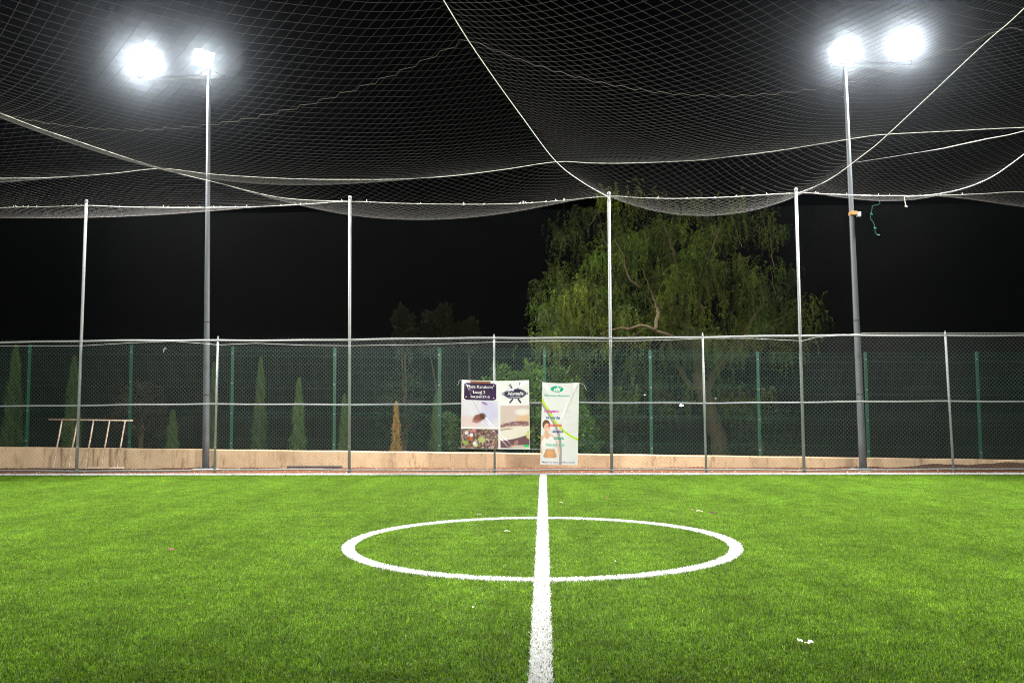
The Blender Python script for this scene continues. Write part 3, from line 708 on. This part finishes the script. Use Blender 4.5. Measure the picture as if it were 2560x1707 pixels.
def wr_food(U, V):
    def ridge(u0, v0, u1, v1, w, h):
        L2 = (u1 - u0) ** 2 + (v1 - v0) ** 2; t = ((U - u0) * (u1 - u0) + (V - v0) * (v1 - v0)) / L2; d = ((U - u0) * (v1 - v0) - (V - v0) * (u1 - u0)) / math.sqrt(L2)
        d = d + .05 * np.sin(np.clip(t, 0, 1) * PI)
        return h * np.exp(-(d / w) ** 2) * np.clip(t * 8, 0, 1) * np.clip((1.05 - t) * 8, 0, 1)
    return ridge(.03, .06, .74, .96, .010, .009) + ridge(.06, .06, .68, .98, .010, .008) + ridge(.03, .02, .30, .22, .02, .008) + ridge(.5, .18, .99, .02, .03, .010) + ridge(.50, .08, .45, .16, .015, .015) + .016 * np.sin(U * 7 + V * 4) + .012 * np.sin(V * 10 - U * 5)
WH = (.80, .78, .80)
bn1, surf1, c1 = banner('banner', [(1154.3, 949.2), (1322.6, 950), (1325, 1122.7), (1152.3, 1121)], FY - .10, 300, 300, paint_food, wr_food, [
    ('Plaza Karakora', .275, .092, .385, WH, .002, 0), ('Local 2', .262, .170, .175, WH, .002, 0), ('444.849.9710', .272, .242, .285, WH, .002, 0),
    ('La', .762, .142, .028, WH, .02, .3), ('Norteña', .797, .190, .235, WH, .022, .35), ('Cocina al carbón', .79, .238, .16, WH, .01, 0)],
    'square white banner with meat photos, dark address plate and oval grill emblem')
def paint_health(U, V):
    img = np.full(U.shape + (3,), .72); img += (smoothnoise(U, V, 5, 6, 2) * .02)[..., None]; rg = np.random.default_rng(5); asp = 2.25
    for k in range(90):
        cu = 1 - abs(rg.normal(0, .10)); over(img, soft(ell(U, V, cu, rg.uniform(0, 1), rg.uniform(.008, .03), rg.uniform(.004, .012)), .6) * .35, (.45, .68, .25))
    over(img, stroke(U, V, [(.0, .255), (.12, .33), (.25, .42), (.38, .52), (.47, .62), (.52, .72), (.54, .85), (.54, 1.0)], .042, asp), (.36, .33, .33))
    over(img, stroke(U, V, [(-.02, .185), (.05, .25), (.15, .31), (.27, .40), (.42, .50), (.6, .585), (.8, .65), (1.0, .695)], .032, asp), (.50, .70, .02))
    # person printed at the lower left: hair, face, neck, white top, arms, waist
    sk = (.72, .42, .28)
    over(img, soft(ell(U, V, .135, .515, .105, .062), .15), (.16, .07, .04)); over(img, soft(ell(U, V, .16, .55, .085, .055), .15), (.76, .48, .36)); over(img, soft(ell(U, V, .135, .62, .045, .04), .2), sk)
    over(img, soft(ell(U, V, .175, .572, .03, .007), .4), (.85, .80, .78)); over(img, soft(ell(U, V, .14, .538, .012, .004), .5), (.15, .07, .05)); over(img, soft(ell(U, V, .20, .538, .012, .004), .5), (.15, .07, .05))
    over(img, soft(ell(U, V, .20, .68, .19, .06), .2), (.74, .50, .40)); over(img, stroke(U, V, [(.02, .66), (-.02, .78), (.02, .86)], .035, asp), sk); over(img, stroke(U, V, [(.39, .68), (.47, .78), (.50, .87)], .035, asp), (.74, .48, .42))
    over(img, soft(ell(U, V, .22, .735, .19, .085), .12), (.80, .78, .79)); over(img, soft(ell(U, V, .17, .645, .07, .045), .2), sk)
    over(img, soft(ell(U, V, .26, .865, .205, .082), .1) * np.clip((.925 - V) * 60, 0, 1) * np.clip((V - .80) * 60, 0, 1) * (np.abs(U - .26) < .125 + .9 * np.maximum(V - .83, 0)), (.60, .30, .15)); over(img, soft(ell(U, V, .26, .86, .12, .06), .9) * .5, (.82, .46, .22)); over(img, soft(ell(U, V, .275, .885, .012, .008), .5), (.40, .17, .08)); over(img, soft(ell(U, V, .27, .955, .22, .03), .2), (.76, .74, .76))
    over(img, soft(ell(U, V, .40, .075, .178, .038), .08), (.0, .40, .21))
    return img
def wr_health(U, V):
    def fold(u0, v0, u1, v1, w, h):
        L = math.hypot(u1 - u0, (v1 - v0) * 2.2); d = ((U - u0) * (v1 - v0) * 2.2 - (V - v0) * 2.2 * (u1 - u0)) / L; t = ((U - u0) * (u1 - u0) + (V - v0) * (v1 - v0) * 4.84) / L ** 2
        return h * np.exp(-np.abs(d / w)) * np.clip(1.1 - t, 0, 1) * np.clip(t * 6 + .6, 0, 1)
    return fold(.97, .0, .50, .50, .05, .050) + fold(.03, .03, .35, .30, .06, .022) + .010 * np.sin(V * 11 + U * 3) + .006 * np.sin(U * 7)
G3 = (.03, .42, .30); PALE = (.62, .60, .64)
bn2, surf2, c2 = banner('banner', [(1356.2, 955), (1448.2, 956), (1444, 1162), (1350, 1161)], FY - .10, 150, 330, paint_health, wr_health, [
    ('sBi', .40, .075, .20, WH, .03, .3), ('Suplementos Alimenticios', .40, .155, .70, (.05, .42, .33), .03, 0),
    ('colageno', .26, .345, .40, (.55, .02, .30), .03, 0), ('te verde', .31, .425, .38, (.03, .14, .30), .03, 0), ('guaraná', .37, .513, .37, (.62, .05, .06), .03, 0),
    ('abedul', .45, .593, .28, (.06, .03, .22), .03, 0), ('chaya', .48, .672, .27, (.0, .32, .17), .03, 0), ('beauty tips', .39, .755, .50, (.10, .48, .32), .02, 0),
    ('- belleza', .66, .345, .22, (.66, .50, .62), 0, 0), ('- digestión', .71, .425, .25, PALE, 0, 0), ('- energía', .75, .513, .20, (.70, .55, .56), 0, 0), ('- drenante', .77, .593, .24, PALE, 0, 0), ('- nutrición', .78, .672, .22, (.52, .66, .60), 0, 0),
    ('Mejora tu salud.....cuida tu peso!', .49, .968, .86, (.10, .06, .20), .01, 0)],
    'tall narrow white banner with green oval logo and a person in white')
# cords that tie the banners to the mesh
for root, c_, lst in ((bn1, c1, [[(1154, 949), (1148, 952), (1144, 964)], [(1152, 1121), (1146, 1118)], [(1325, 1122), (1340, 1122), (1352, 1121)]]), (bn2, c2, [[(1448, 956), (1460, 962), (1466, 975)], [(1350, 1161), (1342, 1168)], [(1356, 955), (1350, 951)]])):
    for l in lst:
        mb = MB(); mb.tube([on_y(x, y, FY - .09) - c_ for x, y in l], .003, 5); mb.build('tie_cord', M_rope, root)

# ------------------------------------------------------------------ foliage
def leaves_mesh(name, P, D, L_, W_, cols, mt):
    """thin diamond leaves: at P, pointing along D"""
    n = len(P); D = D / np.linalg.norm(D, axis=1, keepdims=True); r = rng.normal(size=(n, 3)); S = np.cross(D, r); S /= np.linalg.norm(S, axis=1, keepdims=True)
    L_ = np.asarray(L_).reshape(-1, 1); W_ = np.asarray(W_).reshape(-1, 1)
    V = np.stack([P, P + D * L_ * .45 + S * W_ / 2, P + D * L_, P + D * L_ * .45 - S * W_ / 2], 1).reshape(-1, 3)
    F = np.arange(n)[:, None] * 4 + np.array([[0, 1, 2, 3]])
    return np_mesh(name, V, F, [mt], colors=np.repeat(cols, 4, 0))
M_leaf = leaf_mat('foliage', .30, .55)
def conifer(px, ytop, ybot, hw, Y, tint, label, lum=1.):
    b = on_y(px, ybot, Y); b.z = -.05; t = on_y(px, ytop, Y); W = hw / F_PX * Y; Hh = t.z - b.z
    root = thing('conifer', b, label, 'conifer', 'conifers in a row behind the green fence')
    mb = MB(); mb.tube([(0, 0, 0), (0, 0, Hh * .9)], [.05, .01], 6); mb.build('trunk', M_bark, root)
    n = int(5200 * Hh / 2.4 * W / .22); n = min(max(n, 2500), 12000)
    s = rng.random(n) ** 1.25; prof = W * np.where(s < .12, .75 + 2 * s, 1) * (1 - s) ** .62 * (1 + .14 * np.sin(s * 17 + px)); a = rng.uniform(0, 2 * PI, n); clump = 1 + .38 * np.sin(a * 5 + s * 23) * np.sin(s * 41 + a * 2)
    rr_ = prof * clump * np.sqrt(rng.uniform(.25, 1, n)); P = np.stack([rr_ * np.cos(a), rr_ * np.sin(a), s * Hh * .985], 1)
    D = np.stack([np.cos(a) * .5, np.sin(a) * .5, np.full(n, 1.)], 1) + rng.normal(0, .3, (n, 3))
    pal = np.array(tint) * rng.uniform(.55, 1.35, (n, 1)) * (1 + .25 * np.sin(s * 31 + a * 3))[:, None]
    o = bpy.data.objects.new('crown', leaves_mesh('crown', P, D, rng.uniform(.035, .085, n), rng.uniform(.012, .022, n), pal, M_leaf)); link(o, root)
    return root
GRN = (.046, .092, .014)
conifer(30, 862, 1120, 28, 23.4, GRN, 'conifer at the far left end, beside the first green fence post')
conifer(178, 888, 1120, 25, 23.3, GRN, 'conifer behind the leaning bar frame')
conifer(430, 1026, 1125, 19, 23.2, (.06, .12, .02), 'short conifer just left of the left floodlight mast')
conifer(531, 905, 1127, 15, 23.3, GRN, 'thin conifer half hidden by the left floodlight mast')
conifer(648, 893, 1128, 20, 23.2, GRN, 'tall conifer between the left mast and the second tall post')
conifer(745, 945, 1128, 21, 23.1, (.06, .12, .025), 'wide-based conifer with a narrow yellowish tip')
conifer(860, 985, 1128, 16, 23.1, GRN, 'conifer partly hidden by the second tall fence post')
conifer(990, 1005, 1130, 14, 23.0, (.33, .19, .035), 'dried orange-yellow conifer standing alone')
conifer(1090, 985, 1130, 17, 23.2, GRN, 'conifer behind the green post left of the square banner')

def blob_tree(name, cx_, cy_, base_y, Y, blobs, n, size, tint, label, cat, group=None, trunk_r=.08, droop=0.):
    b = on_y(cx_, base_y, Y); b.z = -.05; root = thing(name, b, label, cat, group)
    mb = MB(); top = on_y(blobs[0][0], blobs[0][1], Y) - b
    mb.tube([(0, 0, 0), top * .5 + Vector((.06, 0, 0)), top], [trunk_r, trunk_r * .7, trunk_r * .2], 8); mb.build('trunk', M_bark, root, True)
    for bx, by, rx, ry in blobs[1:]:
        e = on_y(bx, by, Y) - b; mb = MB(); mb.tube([top * .35, (top * .35).lerp(e, .5) + Vector((0, 0, .1)), e], [trunk_r * .5, trunk_r * .3, .008], 6); mb.build('limb', M_bark, root, True)
    P = []; D = []; wts = np.array([bl[2] * bl[3] for bl in blobs], float); wts /= wts.sum()
    for (bx, by, rx, ry), w in zip(blobs, wts):
        k = int(n * w); c_ = on_y(bx, by, Y) - b; s = Y / F_PX
        q = rng.normal(size=(k, 3)); q /= np.linalg.norm(q, axis=1, keepdims=True); rad = rng.uniform(.35, 1, (k, 1)) ** .5
        rad *= 1 + .3 * np.sin(q[:, :1] * 7 + bx) * np.sin(q[:, 2:] * 6 + by) * 1.2
        P.append(np.array(c_) + q * rad * np.array([rx * s, min(rx, ry) * s, ry * s])); D.append(q + rng.normal(0, .6, (k, 3)) - [0, 0, droop])
    P = np.concatenate(P); D = np.concatenate(D); k = len(P)
    cols = np.array(tint) * rng.uniform(.25, 1.6, (k, 1)) * (1 + .3 * np.sin(P[:, :1] * 5) * np.sin(P[:, 2:] * 6))
    o = bpy.data.objects.new('crown', leaves_mesh('crown', P, D, rng.uniform(.7, 1.3, k) * size, rng.uniform(.35, .6, k) * size, cols, M_leaf)); link(o, root)
    return root
SHR = 'shrubs behind the banners'
blob_tree('shrub', 1250, 990, 1135, 23.6, [(1250, 1010, 50, 80), (1262, 940, 18, 26), (1228, 1080, 45, 40)], 2600, .12, (.046, .098, .010), 'leafy shrub showing above the square banner', 'shrub', SHR)
blob_tree('shrub', 1330, 1000, 1135, 23.6, [(1325, 985, 42, 70), (1340, 930, 20, 22), (1335, 1085, 40, 45)], 2500, .12, (.06, .12, .012), 'bright shrub in the gap between the two banners', 'shrub', SHR)
blob_tree('shrub', 1462, 1080, 1137, 23.3, [(1462, 1085, 30, 42), (1450, 1040, 18, 24), (1475, 1115, 26, 20)], 1800, .11, (.052, .108, .010), 'low shrub against the right edge of the narrow banner', 'shrub', SHR)
blob_tree('shrub', 1130, 1080, 1132, 23.4, [(1135, 1090, 22, 34), (1120, 1050, 14, 18)], 900, .11, (.045, .095, .012), 'small shrub at the left edge of the square banner', 'shrub', SHR)
blob_tree('shrub', 1400, 1050, 1137, 24.2, [(1405, 1010, 50, 80), (1385, 950, 30, 30)], 2000, .12, (.05, .10, .012), 'shrub mostly hidden behind the narrow banner', 'shrub', SHR)
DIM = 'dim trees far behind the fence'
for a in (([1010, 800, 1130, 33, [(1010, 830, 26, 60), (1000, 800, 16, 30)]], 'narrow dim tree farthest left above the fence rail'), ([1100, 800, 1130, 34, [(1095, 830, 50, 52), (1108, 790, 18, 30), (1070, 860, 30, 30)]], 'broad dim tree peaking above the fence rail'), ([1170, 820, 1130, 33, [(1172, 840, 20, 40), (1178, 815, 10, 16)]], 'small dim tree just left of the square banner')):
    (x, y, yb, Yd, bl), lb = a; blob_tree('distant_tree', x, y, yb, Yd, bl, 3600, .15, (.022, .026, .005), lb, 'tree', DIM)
# low planting seen through the mesh
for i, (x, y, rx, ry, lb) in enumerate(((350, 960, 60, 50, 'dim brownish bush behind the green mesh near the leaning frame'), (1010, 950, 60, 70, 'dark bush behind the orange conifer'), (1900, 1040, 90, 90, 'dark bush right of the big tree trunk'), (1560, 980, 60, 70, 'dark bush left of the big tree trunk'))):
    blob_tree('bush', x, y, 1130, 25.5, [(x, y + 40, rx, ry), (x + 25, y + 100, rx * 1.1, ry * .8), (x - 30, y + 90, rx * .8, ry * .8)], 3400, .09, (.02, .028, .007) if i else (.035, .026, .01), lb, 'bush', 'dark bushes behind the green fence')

# the big drooping tree
TY = 26.0
tb = on_y(1800, 1140, TY); tb.z = -.05
tree = thing('drooping_tree', tb, 'big drooping willow-like tree overhanging the fence, lit from the pitch', 'tree')
def tp(x, y, dy=0.): return on_y(x, y, TY + dy) - tb
def limb(name, pts, r0, r1):
    P = dense(pts, .12); mb = MB(); n_ = len(P); mb.tube([p + Vector((.02 * math.sin(i * 1.7), .02 * math.cos(i * 1.3), 0)) for i, p in enumerate(P)], [r0 + (r1 - r0) * i / (n_ - 1) for i in range(n_)], 9); mb.build(name, M_bark, tree, True)
limb('trunk', [Vector((0, 0, 0)), tp(1798, 1100), tp(1782, 1055), tp(1770, 1010), tp(1752, 960), tp(1743, 930)], .26, .17)
limb('limb', [tp(1746, 940), tp(1742, 880), tp(1738, 840), tp(1716, 806), tp(1722, 785), tp(1711, 757), tp(1700, 700), tp(1680, 620), tp(1660, 560)], .14, .03)
limb('limb', [tp(1765, 1000), tp(1779, 945, -.2), tp(1809, 904, -.4), tp(1836, 870, -.5), tp(1880, 800, -.5), tp(1920, 740, -.3)], .11, .03)
limb('limb', [tp(1740, 880), tp(1700, 850, -1.2), tp(1675, 839, -2.0), tp(1635, 825, -2.3), tp(1616, 815, -2.35), tp(1596, 814, -2.35), tp(1572, 822, -2.3), tp(1551, 819, -2.2), tp(1500, 835, -1.9)], .085, .018)
limb('limb', [tp(1637, 825, -2.4), tp(1640, 805, -2.3), tp(1645, 785, -2.2), tp(1636, 750, -1.2), tp(1600, 660, -.2)], .05, .012)
limb('limb', [tp(1758, 980), tp(1720, 955, .4), tp(1690, 900, .8), tp(1640, 780, 1.0), tp(1560, 650, 1.0)], .09, .02)
limb('limb', [tp(1745, 850), tp(1752, 800, .3), tp(1750, 740, .5), tp(1770, 650, .5), tp(1800, 570, .4)], .08, .02)
limb('limb', [tp(1600, 720, -1), tp(1570, 690, -1.1), tp(1562, 655, -1.1), tp(1550, 620, -1.1), tp(1535, 600, -1.1)], .035, .012)
limb('limb', [tp(1612, 816, -2.3), tp(1590, 836, -2.2), tp(1560, 850, -2.1)], .02, .008)
limb('limb', [tp(1780, 950, .5), tp(1850, 860, .8), tp(1920, 810, 1), tp(2000, 770, 1)], .07, .02)
for k in range(12):
    x, y = random.uniform(1400, 1950), random.uniform(560, 830); dx = random.uniform(-40, 40)
    limb('twig', [tp(x, y, -1), tp(x + dx * .5, y - 25, -.8), tp(x + dx, y - 60 - random.random() * 20, -.7)], .012, .004)
regions = [(1400, 770, 60, 80, -1.6, 1.3), (1490, 815, 130, 45, -1.3, 1.3), (1370, 690, 45, 60, -.6, .9), (1470, 790, 120, 95, -1.2, 1.15), (1400, 860, 60, 55, -1.6, 1.2), (1650, 700, 200, 120, -.6, 1.), (1560, 640, 190, 110, 0, .9), (1800, 760, 150, 110, -.6, 1.), (1640, 540, 230, 70, .6, .75), (1430, 600, 90, 90, 1.6, .35),
           (1500, 960, 110, 90, -.6, .8), (1680, 930, 120, 80, .4, .7), (1930, 770, 110, 120, .8, .6), (1830, 960, 90, 90, 0, .7), (2020, 780, 70, 60, 1.2, .4), (1860, 600, 120, 90, 1.0, .55), (1560, 1060, 60, 50, 0, .6), (1850, 850, 110, 50, -1.2, 1.1), (1700, 840, 130, 40, -1.4, .8)]
LP, LD, LC, LL = [], [], [], []
for (x, y, rx, ry, dy, lum) in regions:
    ncl = max(5, int(rx * ry / 430 * lum ** .9))
    for c_ in range(ncl):
        a = random.uniform(0, 2 * PI); q = math.sqrt(random.random()); px_, py_ = x + rx * q * math.cos(a), y + ry * q * math.sin(a)
        ctr = np.array(tp(px_, py_, dy + random.uniform(-.7, .7))); cl_tint = random.choice((.45, .7, 1., 1.3, 1.7)); yel = random.uniform(0, 1); csz = random.uniform(.6, 1.3)
        for s_ in range(18):
            st = ctr + rng.normal(0, [.21 * csz, .24, .17 * csz]); ln = random.uniform(.18, .62); out = rng.normal(0, .6, 2); k = int(ln / .032)
            t = np.linspace(0, 1, k); path = st + np.stack([out[0] * t * (1 - .5 * t) * ln, out[1] * t * (1 - .5 * t) * ln, -ln * t ** 1.35 + .06 * np.sin(t * 3)], 1)
            for sd in (-1, 1):
                LP.append(path); g = rng.normal(0, .35, (k, 3)); g[:, 0] += sd * .55; g[:, 2] -= .9; LD.append(g)
                col = np.array([.036 + .034 * yel, .070 + .014 * yel, .005]) * cl_tint * 1.25
                LC.append(col * rng.uniform(.6, 1.35, (k, 1))); LL.append(rng.uniform(.05, .10, k))
LP = np.concatenate(LP); LD = np.concatenate(LD); LC = np.concatenate(LC); LL = np.concatenate(LL)
o = bpy.data.objects.new('crown', leaves_mesh('crown', LP, LD, LL, LL * .2, LC, M_leaf)); link(o, tree)
print('tree leaves', len(LP))

# ------------------------------------------------------------------ far lamps seen through the branches
for (x, y, r_, s_, lb) in ((1703, 1011, .12, 12, 'bright white lamp far off, seen low beside the big tree trunk'), (1611, 985, .045, 8, 'tiny far lamp beside a green fence post'), (1788, 994, .06, 1.5, 'small dim bluish lamp right of the tree trunk')):
    p = on_y(x, y, 60); b = Vector((p.x, p.y, -.06)); root = thing('distant_lamp', b, lb, 'lamp', 'lamps far behind the pitch')
    mb = MB(); mb.tube([(0, 0, 0), (0, 0, p.z + .05)], .04, 6); mb.build('pole', M_black, root)
    mb = MB(); mb.box((0, -.12, p.z + .06 + r_ * .6), (r_ * 2.6, .3, .05)); mb.build('hood', M_black, root)
    mb = MB(); mb.tube([(-r_, -.15, p.z), (-r_ * .5, -.15, p.z + .02), (r_, -.15, p.z)], [r_ * .3, r_ * .55, r_ * .3], 8); mb.build('lamp_glass', emit_mat('far_lamp_glow', (.8, .9, 1), s_), root)

# ------------------------------------------------------------------ small litter on the turf
def petal(x, y, size, col, label, cat='petal', group='fallen petals on the turf', rz=0.):
    p = on_z(x, y, .034); n_ = 7; U, V = np.meshgrid(np.linspace(-1, 1, n_), np.linspace(-1, 1, n_)); w = np.sqrt(np.clip(1 - (V * .95) ** 2, .05, 1))
    X_ = U * w * size * .62; Y_ = V * size; Z_ = .35 * size * (U ** 2) + .15 * size * np.sin(V * 2.4 + 1)
    P = np.stack([X_ * math.cos(rz) - Y_ * math.sin(rz), X_ * math.sin(rz) + Y_ * math.cos(rz), Z_], -1).reshape(-1, 3)
    i = np.arange(n_ - 1)[None, :] + n_ * np.arange(n_ - 1)[:, None]; F = np.stack([i, i + 1, i + n_ + 1, i + n_], -1).reshape(-1, 4)
    o = bpy.data.objects.new(cat.replace(' ', '_'), np_mesh(cat, P, F, [M_petal], smooth=True, colors=np.array([col]) * (1 + .25 * rng.normal(size=(len(P), 1)))))
    link(o); o.location = p; return props(o, label, cat, group)
PK = (.62, .06, .32)
petal(427, 1373, .026, PK, 'bright pink petal alone on the left half of the turf', rz=1.3)
petal(1516, 1245, .026, (.45, .08, .12), 'reddish petal near the fence right of the halfway line', rz=.6)
petal(1731, 1274, .028, (.50, .10, .22), 'dusty pink petal left of the pale leaf')
petal(1782, 1281, .030, (.40, .02, .25), 'deep magenta petal right of the pale leaf', rz=1.)
petal(1749, 1278, .045, (.52, .54, .36), 'pale dry leaf between two pink petals', 'leaf', 'dry leaves on the turf', rz=1.45)
petal(1403, 1256, .030, (.48, .48, .34), 'pale leaf just right of the halfway line near the fence', 'leaf', 'dry leaves on the turf', rz=1.2)
petal(1268, 1328, .034, (.5, .5, .4), 'pale curled leaf inside the circle', 'leaf', 'dry leaves on the turf', rz=1.8)
petal(1198, 1286, .030, (.46, .46, .34), 'pale leaf just behind the far edge of the circle', 'leaf', 'dry leaves on the turf', rz=1.5)
petal(408, 1202, .022, (.75, .55, .02), 'yellow leaf at the far left near the touchline', 'leaf', 'dry leaves on the turf', rz=1.5)
petal(1183, 1517, .014, (.8, .8, .75), 'tiny white leaf scrap left of the line, in front of the circle', 'leaf', 'dry leaves on the turf')
petal(1538, 1402, .013, (.8, .8, .78), 'tiny white leaf scrap inside the right of the circle', 'leaf', 'dry leaves on the turf')
p = on_z(2013, 1604, .052); n_ = 14; mb = MB(); pts_ = []
for i in range(n_):
    t = i / (n_ - 1); wd = .021 * (1 + .6 * math.sin(t * 9)) * (.4 + 1.2 * abs(t - .5)) + .003
    for s in (-1, 0, 1): pts_.append((-.045 + .09 * t, s * wd + .005 * math.sin(i * 2.2), (.008 * math.sin(t * 7 + .6) - .004 * t) + .006 * (s * s) * math.sin(i * 1.9) + .006))
mb.add(pts_, [(i * 3 + k, i * 3 + k + 3, i * 3 + k + 4, i * 3 + k + 1) for i in range(n_ - 1) for k in range(2)])
o = mb.build('crumpled_paper', M_paper, smooth=True); o.location = p; props(o, 'crumpled white twist of paper on the front right turf', 'litter')
